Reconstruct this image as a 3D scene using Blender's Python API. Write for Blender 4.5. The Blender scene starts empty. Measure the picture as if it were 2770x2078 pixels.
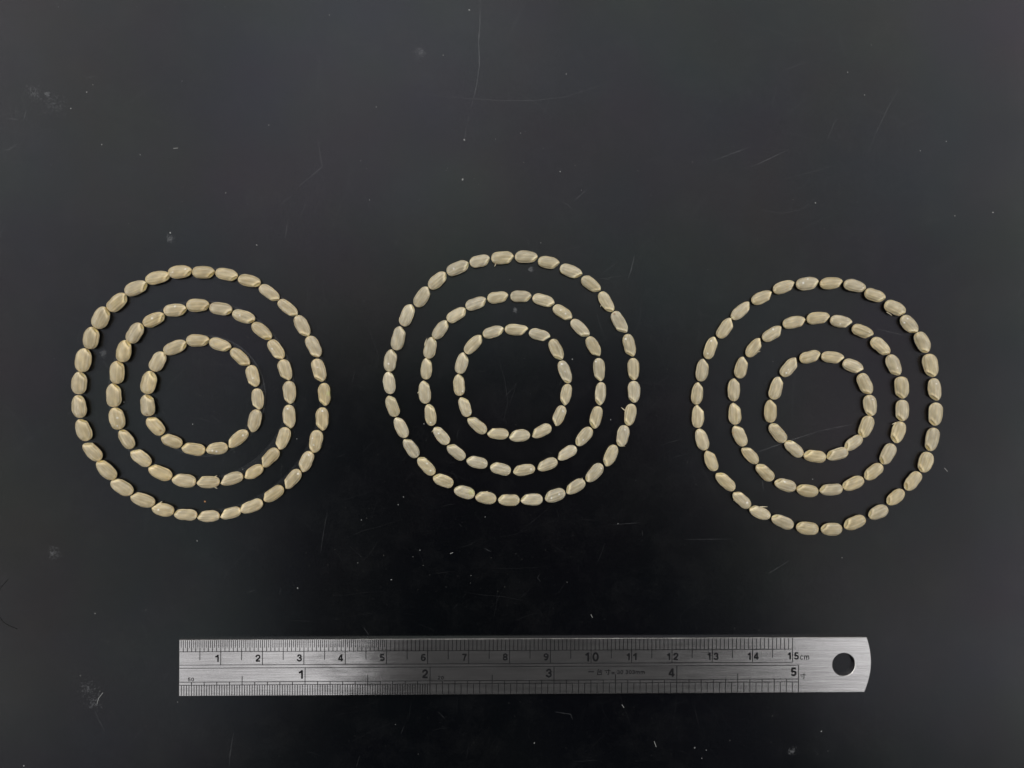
import bpy, bmesh, math, random
import numpy as np
from mathutils import Vector, Matrix

# ---------------------------------------------------------------- camera, world, added lights, exposure
scene = bpy.context.scene
C = scene.collection
MM = 0.001
cam_data = bpy.data.cameras.new('camera')
cam = bpy.data.objects.new('camera', cam_data)
C.objects.link(cam)
cam_data.sensor_fit = 'HORIZONTAL'
cam_data.angle = math.radians(67)
cam_data.clip_start = 0.01
cam_data.clip_end = 20
cam.location = (0, 0, 190.45 * MM)
cam.rotation_euler = (0, math.radians(-1.597), 0)
scene.camera = cam

world = bpy.data.worlds.new('World')
scene.world = world
world.use_nodes = True
bg = world.node_tree.nodes['Background']
bg.inputs['Color'].default_value = (0.90, 0.95, 1.0, 1)
bg.inputs['Strength'].default_value = 0.02

def added_light_panel(name, x0, x1, y0, y1, z, radiance, color):
    """an added, unseen flat light panel facing down, given by its edges (metres) and its radiance"""
    d = bpy.data.lights.new(name, 'AREA')
    d.shape = 'RECTANGLE'
    d.size, d.size_y = x1 - x0, y1 - y0
    d.energy = radiance * math.pi * d.size * d.size_y
    d.color = color
    o = bpy.data.objects.new(name, d)
    o.location = ((x0 + x1) / 2, (y0 + y1) / 2, z)
    C.objects.link(o)
    return o
COOL = (0.955, 0.97, 1.0)
DAY = (1.0, 0.985, 0.95)
# added panels: overhead shaped for bench reflections, outer rows and strips for grain rims
for a in ((-0.95, -0.42, 0.43, 0.74, 1.34, COOL), (-0.41, 0.06, 0.43, 0.74, 1.66, COOL), (0.07, 0.98, 0.43, 0.74, 1.24, COOL),
          (-0.95, -0.42, 0.23, 0.42, 1.22, COOL), (-0.41, 0.06, 0.23, 0.42, 1.44, COOL), (0.07, 0.98, 0.23, 0.42, 1.06, COOL),
          (-0.95, 0.98, 0.07, 0.22, 0.80, COOL),
          (-0.95, -0.32, -0.08, 0.06, 0.70, COOL), (0.31, 0.98, -0.16, 0.06, 0.76, COOL),
          (-0.95, -0.36, -0.34, -0.09, 0.70, COOL), (-0.95, -0.36, -0.52, -0.35, 0.92, COOL), (-0.95, -0.44, -0.76, -0.53, 0.55, COOL), (0.45, 0.98, -0.34, -0.17, 0.88, COOL), (0.50, 0.98, -0.52, -0.35, 1.18, COOL), (0.60, 0.98, -0.76, -0.53, 0.48, COOL),
          (-2.8, 2.8, 1.02, 2.4, 1.30, DAY), (-2.8, -1.16, -1.9, 0.90, 1.25, DAY), (1.20, 2.8, -1.9, 0.90, 1.25, DAY),
          (-1.3, 1.3, 0.94, 1.00, 20.0, DAY), (-1.13, -1.07, -0.7, 0.8, 20.0, DAY), (1.11, 1.17, -0.7, 0.8, 20.0, DAY),
          (-0.96, 0.99, -1.9, -0.95, 0.75, DAY)):
    added_light_panel('added_light_panel', *a[:4], 1.0, *a[4:])

scene.view_settings.view_transform = 'Standard'
scene.view_settings.look = 'None'
scene.view_settings.gamma = 1.0
scene.view_settings.exposure = 0.0

# ---------------------------------------------------------------- measured positions (millimetres on the bench)
# grains: centre x, y, heading of the germ end (degrees), length, width; ring 0 outermost, 2 innermost
GRAINS = {
    'L0': [(-99.06,0.27,86,5.47,3.48), (-98.10,5.77,82,5.74,3.77), (-96.24,11.12,81,5.36,3.68), (-93.91,16.01,66,5.59,3.77), (-90.13,19.78,43,5.59,3.37), (-85.59,23.14,24,5.68,3.27), (-80.51,25.73,13,5.89,3.17), (-75.14,27.18,6,5.67,3.23), (-69.47,27.11,-1,5.39,3.12), (-63.95,26.62,-12,5.42,3.08), (-58.50,24.98,-12,5.52,2.99), (-53.72,22.08,-36,5.61,2.90), (-49.23,18.48,-38,5.66,2.81), (-45.79,14.06,-61,5.71,3.21), (-43.03,9.05,-63,5.63,3.21), (-41.72,3.33,-75,5.75,3.28), (-40.36,-2.52,-87,5.55,3.03), (-40.94,-8.54,-91,5.72,3.18), (-42.49,-13.96,-99,5.57,3.22), (-44.77,-18.88,-113,5.37,3.12), (-48.16,-23.09,-129,5.59,3.01), (-52.71,-26.63,-146,5.58,3.10), (-58.02,-29.67,-159,5.77,2.99), (-63.09,-31.35,-165,5.19,2.79), (-68.34,-32.09,-178,5.33,2.89), (-73.81,-31.60,176,5.55,2.92), (-79.17,-30.31,167,5.31,3.17), (-84.01,-27.96,161,5.98,3.26), (-88.93,-24.89,149,5.82,3.27), (-92.66,-20.71,135,5.93,3.37), (-96.00,-16.29,133,5.58,3.27), (-98.10,-11.06,110,5.57,3.48), (-99.11,-5.41,97,5.52,3.48)],
    'L1': [(-90.94,-2.70,92,5.70,3.53), (-90.10,2.82,88,5.53,3.49), (-88.46,7.95,78,5.36,3.59), (-85.83,12.34,59,5.37,3.48), (-81.37,15.58,25,5.51,3.08), (-76.32,17.93,6,5.47,3.17), (-70.82,19.01,2,5.48,3.27), (-65.35,18.30,-7,5.43,3.18), (-59.83,16.41,-18,5.64,3.09), (-55.51,12.82,-40,5.78,3.00), (-52.03,8.34,-55,5.44,3.11), (-49.86,3.39,-74,5.31,3.22), (-48.87,-2.05,-87,5.58,3.18), (-48.89,-7.93,-87,5.76,3.08), (-50.44,-13.21,-109,5.63,3.12), (-53.58,-17.90,-133,5.69,3.10), (-57.49,-21.30,-149,5.07,2.90), (-62.77,-23.04,-163,5.69,2.99), (-68.40,-23.70,-179,5.52,3.08), (-74.16,-23.39,171,5.68,3.27), (-79.84,-21.38,155,5.94,3.27), (-84.49,-17.82,143,5.64,3.28), (-87.98,-13.35,123,5.23,3.09), (-90.18,-8.33,102,5.42,3.58)],
    'L2': [(-82.52,0.39,78,5.59,3.78), (-80.37,5.44,62,5.15,3.39), (-76.29,8.85,23,5.82,3.17), (-70.87,10.55,0,5.58,3.08), (-65.49,9.54,-18,5.36,2.99), (-60.72,6.48,-43,5.76,2.90), (-57.59,1.93,-76,5.37,3.21), (-56.48,-3.65,-84,5.18,3.02), (-57.25,-8.93,-104,5.64,3.21), (-61.23,-13.31,-140,5.88,3.00), (-66.27,-15.63,-173,5.24,3.08), (-71.91,-15.72,171,5.68,3.08), (-77.10,-13.76,159,5.23,3.08), (-80.99,-10.12,133,5.33,3.28), (-82.81,-5.13,96,5.27,3.53)],
    'M0': [(-24.64,0.28,97,5.48,3.03), (-24.35,5.75,81,5.45,3.13), (-22.50,11.15,78,5.95,3.33), (-20.30,16.77,68,5.64,3.23), (-16.69,21.28,58,5.55,3.24), (-12.88,25.27,42,5.49,3.14), (-7.95,28.33,23,5.81,3.14), (-2.61,30.16,14,5.09,3.04), (2.96,30.93,5,5.53,3.24), (8.78,31.13,-1,5.61,3.11), (14.32,29.80,-9,5.39,3.05), (19.80,27.70,-20,5.77,3.06), (24.70,24.52,-36,5.50,2.96), (28.51,20.19,-58,5.67,2.96), (31.78,15.12,-61,6.10,3.06), (34.21,9.47,-77,5.81,3.06), (35.15,3.66,-88,5.49,2.92), (35.30,-1.93,-89,5.37,3.12), (34.36,-7.58,-100,5.46,2.96), (32.52,-12.77,-102,5.36,3.06), (29.50,-17.61,-115,5.68,3.06), (25.54,-21.82,-132,5.58,3.06), (20.87,-25.26,-149,5.36,2.96), (15.86,-27.40,-160,5.23,3.15), (10.11,-28.32,-179,5.46,2.95), (4.51,-28.44,178,5.29,2.91), (-1.14,-27.88,172,5.19,3.04), (-6.37,-26.48,165,5.16,3.04), (-11.56,-23.67,158,5.19,3.04), (-15.67,-20.03,133,5.62,2.84), (-19.38,-15.61,124,5.43,2.94), (-21.82,-10.61,116,5.47,2.94), (-23.91,-5.37,109,5.40,3.03)],
    'M1': [(-15.67,3.74,87,5.28,2.84), (-14.74,8.85,77,5.36,3.04), (-12.24,13.31,53,5.32,2.94), (-8.28,16.90,31,5.28,2.94), (-3.50,19.71,20,5.40,2.95), (1.81,21.24,9,5.21,2.95), (7.46,21.51,-1,5.18,2.95), (13.00,20.49,-16,5.55,2.95), (17.69,17.50,-34,5.38,2.86), (22.03,13.72,-43,5.79,2.86), (25.29,9.14,-61,5.52,2.96), (26.73,3.52,-86,5.75,2.92), (27.02,-2.41,-96,5.73,2.80), (25.99,-8.22,-103,5.59,2.96), (22.97,-12.90,-130,5.53,3.06), (18.80,-16.98,-149,5.34,2.86), (13.99,-19.82,-158,5.23,2.86), (8.22,-21.08,-172,5.47,2.85), (2.46,-20.82,166,5.17,2.95), (-3.28,-19.18,167,5.24,2.94), (-8.38,-16.61,141,5.30,2.85), (-12.00,-12.63,130,5.22,2.84), (-14.69,-7.56,99,5.40,2.84), (-16.01,-1.98,94,5.66,3.04)],
    'M2': [(-7.64,-0.23,93,5.31,2.90), (-7.01,5.13,75,5.38,3.04), (-4.16,9.69,47,5.77,2.95), (0.72,12.74,16,5.37,2.85), (6.41,13.34,-3,5.83,2.85), (12.05,12.03,-15,5.36,2.86), (16.21,8.44,-64,5.59,3.05), (18.28,2.94,-69,5.89,2.95), (18.57,-2.63,-102,5.41,2.76), (16.85,-7.81,-112,5.30,2.86), (12.49,-11.55,-154,5.32,2.86), (7.14,-12.72,-174,5.17,3.05), (1.83,-12.12,176,5.32,2.85), (-3.28,-10.10,140,5.65,2.85), (-6.27,-5.58,109,5.09,2.85)],
    'R0': [(51.05,-2.33,83,5.53,2.97), (52.19,3.42,82,5.60,3.17), (54.39,8.90,70,5.75,2.97), (57.93,13.82,55,5.76,3.08), (61.88,18.11,42,5.93,2.89), (67.15,21.40,23,5.52,3.00), (72.64,24.00,19,5.61,3.01), (78.47,24.91,8,5.66,3.32), (84.46,25.03,6,5.69,3.06), (90.35,24.31,-13,5.59,3.06), (95.46,22.03,-18,5.38,3.12), (100.45,18.86,-24,5.55,3.32), (104.14,14.83,-47,5.47,3.31), (107.33,10.33,-64,5.58,3.44), (109.30,4.59,-77,5.88,3.60), (110.57,-1.38,-82,5.67,3.24), (110.72,-7.49,-95,5.77,3.49), (109.81,-13.78,-103,5.90,3.29), (108.14,-19.44,-108,5.24,3.49), (105.00,-24.17,-129,5.49,3.20), (100.65,-28.14,-141,5.20,3.11), (96.30,-31.91,-154,5.17,3.32), (90.35,-34.42,-158,5.67,3.21), (84.51,-35.98,-178,5.24,3.22), (78.41,-35.70,173,5.55,3.32), (72.24,-34.08,157,5.79,3.11), (66.63,-31.78,158,5.52,3.00), (62.08,-28.63,138,5.37,2.99), (57.98,-24.11,137,5.99,2.99), (54.49,-18.88,111,5.49,3.08), (52.19,-13.68,107,5.52,3.17), (51.15,-7.98,89,5.70,3.13)],
    'R1': [(60.18,-1.43,88,5.65,3.17), (61.98,4.06,77,5.45,3.07), (65.13,9.00,53,5.48,2.99), (69.74,12.47,32,5.58,3.00), (75.18,15.26,12,5.71,3.01), (81.22,16.32,5,5.75,3.12), (86.98,15.49,-10,5.53,3.02), (92.34,13.11,-21,5.55,3.02), (96.81,9.33,-42,5.68,3.21), (100.19,4.68,-66,5.62,3.30), (102.11,-0.89,-85,5.49,3.49), (102.31,-6.57,-91,5.30,3.35), (101.35,-12.01,-107,5.50,3.29), (98.62,-17.39,-118,5.57,3.29), (95.09,-21.80,-141,5.42,3.11), (90.00,-24.67,-157,5.58,3.11), (84.38,-26.14,-176,5.79,2.98), (78.47,-26.32,171,5.47,3.12), (72.96,-24.96,164,5.49,3.11), (67.83,-21.81,136,5.44,3.00), (64.18,-17.59,134,5.43,2.89), (61.58,-12.78,115,5.60,3.18), (60.28,-7.34,94,5.41,3.13)],
    'R2': [(69.23,-6.72,89,5.66,3.14), (70.59,-1.02,74,5.78,3.18), (73.95,4.19,49,5.66,3.09), (79.13,6.78,16,5.34,3.05), (84.84,6.63,-6,5.73,2.98), (89.90,4.40,-21,5.29,3.12), (92.97,0.02,-65,5.63,3.29), (94.23,-5.33,-82,5.27,3.29), (93.22,-10.61,-112,5.72,3.39), (90.05,-14.67,-144,5.23,2.91), (85.97,-17.44,-165,5.54,3.02), (80.31,-17.93,171,5.60,3.12), (75.10,-16.03,140,5.47,3.00), (71.09,-12.10,130,5.67,3.09)],
}
SCRATCHES = [[(-41.9,80.7), (-41.8,78.1), (-42.1,75.0), (-42.8,70.9)], [(-42.2,59.9), (-41.6,55.8), (-41.1,53.1), (-44.3,50.4), (-47.5,47.8)], [(-48.4,46.1), (-51.4,43.8)], [(-98.3,74.2), (-95.3,74.8)], [(-94.6,86.5), (-93.9,88.0)], [(-49.5,40.2), (-50.1,35.7)], [(-117.8,56.4), (-116.4,56.7), (-114.5,58.0)], [(-112.3,66.2), (-113.0,63.8)], [(-117.1,64.3), (-114.2,64.0)], [(-80.9,64.5), (-80.4,62.8)], [(-2.5,94.5), (-2.6,88.8), (-2.9,83.9), (-2.7,78.5), (-3.4,73.6), (-4.2,70.1), (-4.8,67.9)], [(-5.3,65.9), (-5.7,64.0)], [(-5.8,63.7), (-6.4,60.0)], [(-17.5,71.3), (-4.2,70.1), (3.4,69.8), (11.0,69.9), (18.7,70.9), (26.4,73.5), (31.3,74.9)], [(23.9,48.1), (20.6,45.2)], [(-23.3,35.2), (-22.8,34.2)], [(9.1,36.0), (9.4,33.7)], [(-29.4,68.9), (-29.6,67.4)], [(4.5,71.9), (4.6,69.5)], [(84.1,88.6), (83.8,86.8)], [(86.7,66.4), (85.5,64.9), (84.1,61.4), (85.0,61.8)], [(64.7,53.9), (69.1,55.9), (74.2,58.4)], [(102.3,74.3), (99.2,68.9), (96.2,62.7), (94.1,57.6)], [(55.2,55.4), (64.5,58.9)], [(72.6,77.9), (79.3,80.4)], [(-95.0,-54.4), (-93.4,-56.8)], [(-96.1,-79.0), (-95.0,-81.6), (-93.5,-84.3)], [(-39.9,-31.2), (-40.7,-35.7), (-41.6,-41.4)], [(-62.6,-85.0), (-63.4,-89.9), (-63.7,-93.3)], [(-51.2,-49.8), (-51.5,-51.5)], [(-86.8,-86.6), (-84.6,-83.6)], [(-59.3,-50.9), (-57.2,-50.3)], [(30.2,-34.8), (36.9,-34.3)], [(12.2,-46.7), (11.6,-47.8), (12.4,-48.8)], [(-12.9,-80.5), (-11.2,-82.2)], [(16.0,-80.9), (19.8,-81.5), (20.3,-82.8)], [(-31.1,-59.6), (-29.7,-61.6)], [(37.5,-36.1), (37.7,-37.7)], [(-1.5,-40.4), (0.2,-41.3)], [(-7.6,-34.4), (-7.0,-35.2)], [(-22.0,-85.9), (-21.2,-84.0)], [(-32.8,-93.7), (-32.0,-91.1)], [(69.1,-47.1), (74.2,-44.0)], [(48.0,-38.5), (59.8,-38.5)], [(64.5,-76.8), (64.9,-77.6)], [(96.2,13.8), (100.1,12.9), (104.2,12.0)], [(64.9,-17.4), (71.9,-15.0), (75.6,-13.7), (82.0,-11.7)], [(67.5,-23.8), (67.9,-26.5)], [(81.7,-11.8), (85.7,-10.9), (90.4,-10.1)], [(27.1,26.1), (29.2,25.9), (29.4,26.4), (32.2,26.6)], [(35.6,31.8), (34.8,28.2), (34.1,26.1)], [(-94.0,5.7), (-92.9,4.1)], [(-102.3,-10.1), (-100.4,-9.1)], [(-102.7,-7.5), (-101.7,-6.7)]]
FIBRES = [[(-94.0,-74.9), (-95.0,-76.2), (-95.4,-77.5)], [(-9.9,-41.7), (-9.2,-41.4)], [(40.5,-88.4), (41.0,-89.8)], [(32.5,-79.3), (33.0,-80.0)], [(24.8,-56.9), (25.2,-57.7)], [(113.5,-21.0), (114.3,-21.9)], [(-77.1,57.3), (-76.0,57.4)]]
DARK_HAIRS = [[(-120.0,-54.8), (-118.6,-56.6), (-117.1,-58.1), (-114.5,-59.3)], [(-120.0,-51.8), (-118.6,-49.5), (-116.7,-47.3)]]
SPECKS = [(-96.4,72.6,0.12), (-97.9,70.8,0.14), (-101.7,66.8,0.14), (-94.3,58.1,0.14), (-85.1,55.7,0.12), (-54.1,63.2,0.10), (-64.5,46.6,0.10), (-39.4,90.3,0.10), (-77.9,36.8,0.19), (-57.0,33.9,0.19), (17.2,52.4,0.14), (18.7,76.5,0.12), (7.4,61.8,0.12), (-29.6,45.1,0.10), (-28.0,67.9,0.10), (-5.2,92.0,0.19), (-6.4,60.0,0.21), (-6.8,50.3,0.29), (12.4,34.8,0.10), (-11.6,80.8,0.10), (89.0,77.7,0.14), (80.9,45.1,0.17), (125.9,43.0,0.17), (116.2,42.1,0.12), (107.4,58.3,0.10), (114.0,60.7,0.10), (93.3,72.1,0.12), (-95.9,-55.7,0.14), (-83.8,-54.9,0.12), (-92.7,-62.6,0.10), (-71.4,-38.2,0.14), (-97.0,-37.6,0.10), (-112.9,-92.4,0.17), (-47.1,-49.9,0.19), (-101.2,-81.1,0.14), (-76.1,-77.4,0.10), (-99.4,-70.7,0.17), (-94.8,-74.6,0.14), (-32.5,-43.8,0.12), (-17.3,-40.8,0.14), (-24.3,-48.0,0.17), (-4.8,-47.1,0.12), (31.5,-34.5,0.12), (10.8,-88.5,0.19), (-23.3,-83.5,0.10), (18.9,-48.9,0.10), (-31.6,-33.3,0.12), (-1.3,-32.7,0.12), (-19.0,-42.4,0.10), (16.9,-75.3,0.21), (87.6,-43.3,0.10), (82.4,-86.5,0.17), (59.4,-88.5,0.12), (50.6,-90.2,0.19), (53.5,-90.8,0.14), (52.4,-92.8,0.14), (70.1,-82.6,0.12), (60.6,-60.7,0.10), (111.7,-77.0,0.10), (-60.4,-20.8,0.11), (-47.3,-13.4,0.11), (-72.5,-9.8,0.16), (-89.0,-4.4,0.10), (-16.3,-9.8,0.16), (-21.3,-27.7,0.15), (-22.6,-29.6,0.15), (29.7,-8.8,0.12), (20.2,6.1,0.15), (80.2,-23.7,0.11)]
SMUDGES = [(-110.7,70.5,2.28), (-107.5,70.2,0.68), (-105.9,67.6,2.66), (-77.9,35.1,0.95), (-17.0,81.2,1.71), (-105.7,-41.0,1.90), (-97.9,-74.1,2.28), (-96.4,-77.3,1.90), (75.0,-91.6,1.14), (-93.7,7.5,0.99), (6.3,18.2,0.43), (10.0,28.1,0.59)]
SLIVERS = [('L1',4,-79.38,16.08,-78.94,15.44), ('L0',8,-71.60,26.21,-72.28,26.79), ('L1',18,-66.71,-22.49,-66.19,-22.20), ('L1',18,-66.81,-25.12,-66.19,-25.38), ('L0',26,-79.86,-28.76,-79.38,-28.43), ('M0',8,1.20,29.40,1.00,28.75), ('M0',12,23.77,26.41,24.36,26.60), ('M0',13,27.33,19.75,27.03,18.96), ('M0',18,32.88,-6.25,32.18,-5.72), ('M0',19,32.48,-15.28,33.11,-15.34), ('M0',22,22.68,-23.59,22.52,-23.00), ('M0',26,-1.12,-26.56,-0.57,-26.26), ('M1',1,-15.82,10.22,-15.46,11.24), ('M1',21,-13.86,-11.11,-14.35,-11.70), ('M1',23,-17.58,-1.90,-17.87,-2.29), ('R0',11,99.06,17.51,99.76,16.96), ('R0',27,60.39,-28.53,59.99,-28.79), ('R0',26,67.20,-30.45,68.60,-30.39), ('R1',2,66.00,7.81,66.76,8.11), ('R1',12,100.37,-9.76,99.70,-10.02)]
STAINS = [('L2',14,-82.61,-7.29,0.25,'brown'), ('L2',13,-79.45,-11.27,0.30,'brown'), ('M0',14,30.41,17.17,0.30,'brown'), ('R1',22,61.00,-9.39,0.16,'dark'), ('R1',21,59.70,-12.06,0.55,'tan'), ('L0',16,-39.19,-2.28,0.70,'green'), ('M0',27,-4.45,-26.31,0.90,'green')]
PAINTED_GLINTS = [('L0',7,-76.56,26.95), ('L0',7,-73.60,27.73), ('L0',15,-41.80,4.04), ('L0',17,-40.73,-6.54), ('L0',18,-43.05,-13.14), ('L0',18,-42.76,-14.80), ('L0',19,-44.02,-17.23), ('L0',20,-46.62,-21.78), ('L0',26,-79.90,-30.28), ('L1',8,-60.48,16.54), ('L1',10,-52.79,8.50), ('L1',13,-49.03,-6.04), ('L1',23,-89.63,-8.13), ('L1',23,-89.63,-10.06), ('L1',4,-81.43,15.81), ('L1',5,-75.99,18.73), ('L2',6,-57.31,1.41), ('L2',9,-59.81,-12.43), ('L2',10,-67.10,-16.10), ('L2',10,-66.14,-16.30), ('M0',1,-24.75,4.90), ('M0',6,-8.93,28.06), ('M0',15,33.13,11.03), ('M0',19,32.94,-11.24), ('M0',23,14.91,-27.88), ('M0',23,16.78,-26.91), ('M0',21,27.11,-20.66), ('M0',29,-15.46,-19.36), ('M0',29,-14.58,-21.12), ('M1',8,17.17,18.07), ('M1',8,18.35,17.19), ('M1',11,25.83,5.62), ('M1',14,22.68,-13.68), ('M1',17,9.91,-20.81), ('M1',21,-12.63,-12.05), ('M1',22,-14.58,-9.41), ('M2',7,17.37,5.12), ('M2',7,18.25,3.06), ('M2',9,17.76,-6.61), ('M2',0,-6.78,-1.79), ('M2',14,-4.93,-7.07), ('R0',2,54.27,10.62), ('R0',2,53.38,7.47), ('R0',7,77.10,24.91), ('R0',7,78.31,25.90), ('R0',12,103.27,16.16), ('R0',12,102.16,14.87), ('R0',15,110.43,0.07), ('R0',27,63.13,-29.22), ('R1',3,69.61,13.61), ('R1',6,86.38,14.83), ('R1',9,100.65,3.94), ('R1',18,72.50,-24.11), ('R2',2,73.40,3.53), ('R2',2,72.91,2.74), ('R2',7,94.41,-3.80)]  # where specular glints are painted on the grains

RND = random.Random(7)
NPR = np.random.RandomState(11)

# ---------------------------------------------------------------- helpers
def link(name, mesh, mat, parent=None):
    o = bpy.data.objects.new(name, mesh)
    if mat and not mesh.materials:
        mesh.materials.append(mat)
    C.objects.link(o)
    if parent:
        o.parent = parent
    return o

def tag(o, label=None, cat=None, group=None, kind=None):
    if label: o['label'] = label
    if cat: o['category'] = cat
    if group: o['group'] = group
    if kind: o['kind'] = kind
    return o

def new_mat(name):
    m = bpy.data.materials.new(name)
    m.use_nodes = True
    return m, m.node_tree.nodes, m.node_tree.links, m.node_tree.nodes['Principled BSDF']

def noise(N, L, coord, scale, detail=3, rough=0.55, mapping=None, out='Fac'):
    n = N.new('ShaderNodeTexNoise')
    n.inputs['Scale'].default_value = scale
    n.inputs['Detail'].default_value = detail
    n.inputs['Roughness'].default_value = rough
    if mapping:
        mp = N.new('ShaderNodeMapping')
        mp.inputs['Scale'].default_value = mapping[0]
        mp.inputs['Rotation'].default_value = mapping[1]
        L.new(coord, mp.inputs['Vector'])
        coord = mp.outputs['Vector']
    L.new(coord, n.inputs['Vector'])
    return n.outputs[out]

def ramp(N, L, fac, stops):
    r = N.new('ShaderNodeValToRGB')
    els = r.color_ramp.elements
    while len(els) < len(stops):
        els.new(0.5)
    for e, (p, c) in zip(els, stops):
        e.position = p
        e.color = c if len(c) == 4 else (*c, 1)
    L.new(fac, r.inputs['Fac'])
    return r.outputs['Color']

def g(v): return (v, v, v, 1)

def bump(N, L, height, strength, distance, normal=None):
    b = N.new('ShaderNodeBump')
    b.inputs['Strength'].default_value = strength
    b.inputs['Distance'].default_value = distance
    L.new(height, b.inputs['Height'])
    if normal is not None:
        L.new(normal, b.inputs['Normal'])
    return b.outputs['Normal']

# ---------------------------------------------------------------- materials
def bench_material():
    m, N, L, P = new_mat('black_bench_laminate')
    tc = N.new('ShaderNodeTexCoord').outputs['Object']
    big = noise(N, L, tc, 22, 4, 0.6)
    tint = noise(N, L, tc, 17, 3, 0.55, out='Color')
    # a thin film of wiped dust dulls the black in clouds
    film = noise(N, L, tc, 75, 9, 0.78)
    grit = noise(N, L, tc, 1400, 3, 0.75)
    f1 = ramp(N, L, film, [(0.48, (0.0006, 0.0008, 0.0017, 1)), (0.85, (0.006, 0.0062, 0.007, 1))])
    f2 = ramp(N, L, grit, [(0.62, g(0.0)), (0.78, g(0.012))])
    add = N.new('ShaderNodeMix'); add.data_type = 'RGBA'; add.blend_type = 'ADD'; add.inputs[0].default_value = 1.0
    L.new(f1, add.inputs[6]); L.new(f2, add.inputs[7])
    L.new(add.outputs[2], P.inputs['Base Color'])
    L.new(ramp(N, L, big, [(0.3, g(0.21)), (0.7, g(0.26))]), P.inputs['Roughness'])
    P.inputs['Specular IOR Level'].default_value = 0.5
    # the worn lacquer reflects with faint coloured clouds and a fine pebble
    mix = N.new('ShaderNodeMix'); mix.data_type = 'RGBA'
    mix.inputs[0].default_value = 0.24
    mix.inputs[6].default_value = (0.95, 0.97, 1.0, 1)
    sat = N.new('ShaderNodeHueSaturation')
    sat.inputs['Saturation'].default_value = 1.0
    sat.inputs['Value'].default_value = 1.75
    L.new(tint, sat.inputs['Color'])
    L.new(sat.outputs['Color'], mix.inputs[7])
    fine = noise(N, L, tc, 2600, 2, 0.7)
    mul = N.new('ShaderNodeMix'); mul.data_type = 'RGBA'; mul.blend_type = 'MULTIPLY'
    mul.inputs[0].default_value = 1.0
    L.new(mix.outputs[2], mul.inputs[6])
    L.new(ramp(N, L, fine, [(0.25, g(0.74)), (0.75, g(1.0))]), mul.inputs[7])
    L.new(mul.outputs[2], P.inputs['Specular Tint'])
    fn = noise(N, L, tc, 1800, 3, 0.6)
    L.new(bump(N, L, fn, 0.10, 0.00006), P.inputs['Normal'])
    return m

def mark_material():
    """thin marks on the lacquer: coverage and tint come from the mark itself"""
    m, N, L, P = new_mat('scuff_and_dust')
    a = N.new('ShaderNodeAttribute'); a.attribute_name = 'tint'
    P.inputs['Roughness'].default_value = 0.7
    L.new(a.outputs['Color'], P.inputs['Base Color'])
    L.new(a.outputs['Alpha'], P.inputs['Alpha'])
    return m

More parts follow.
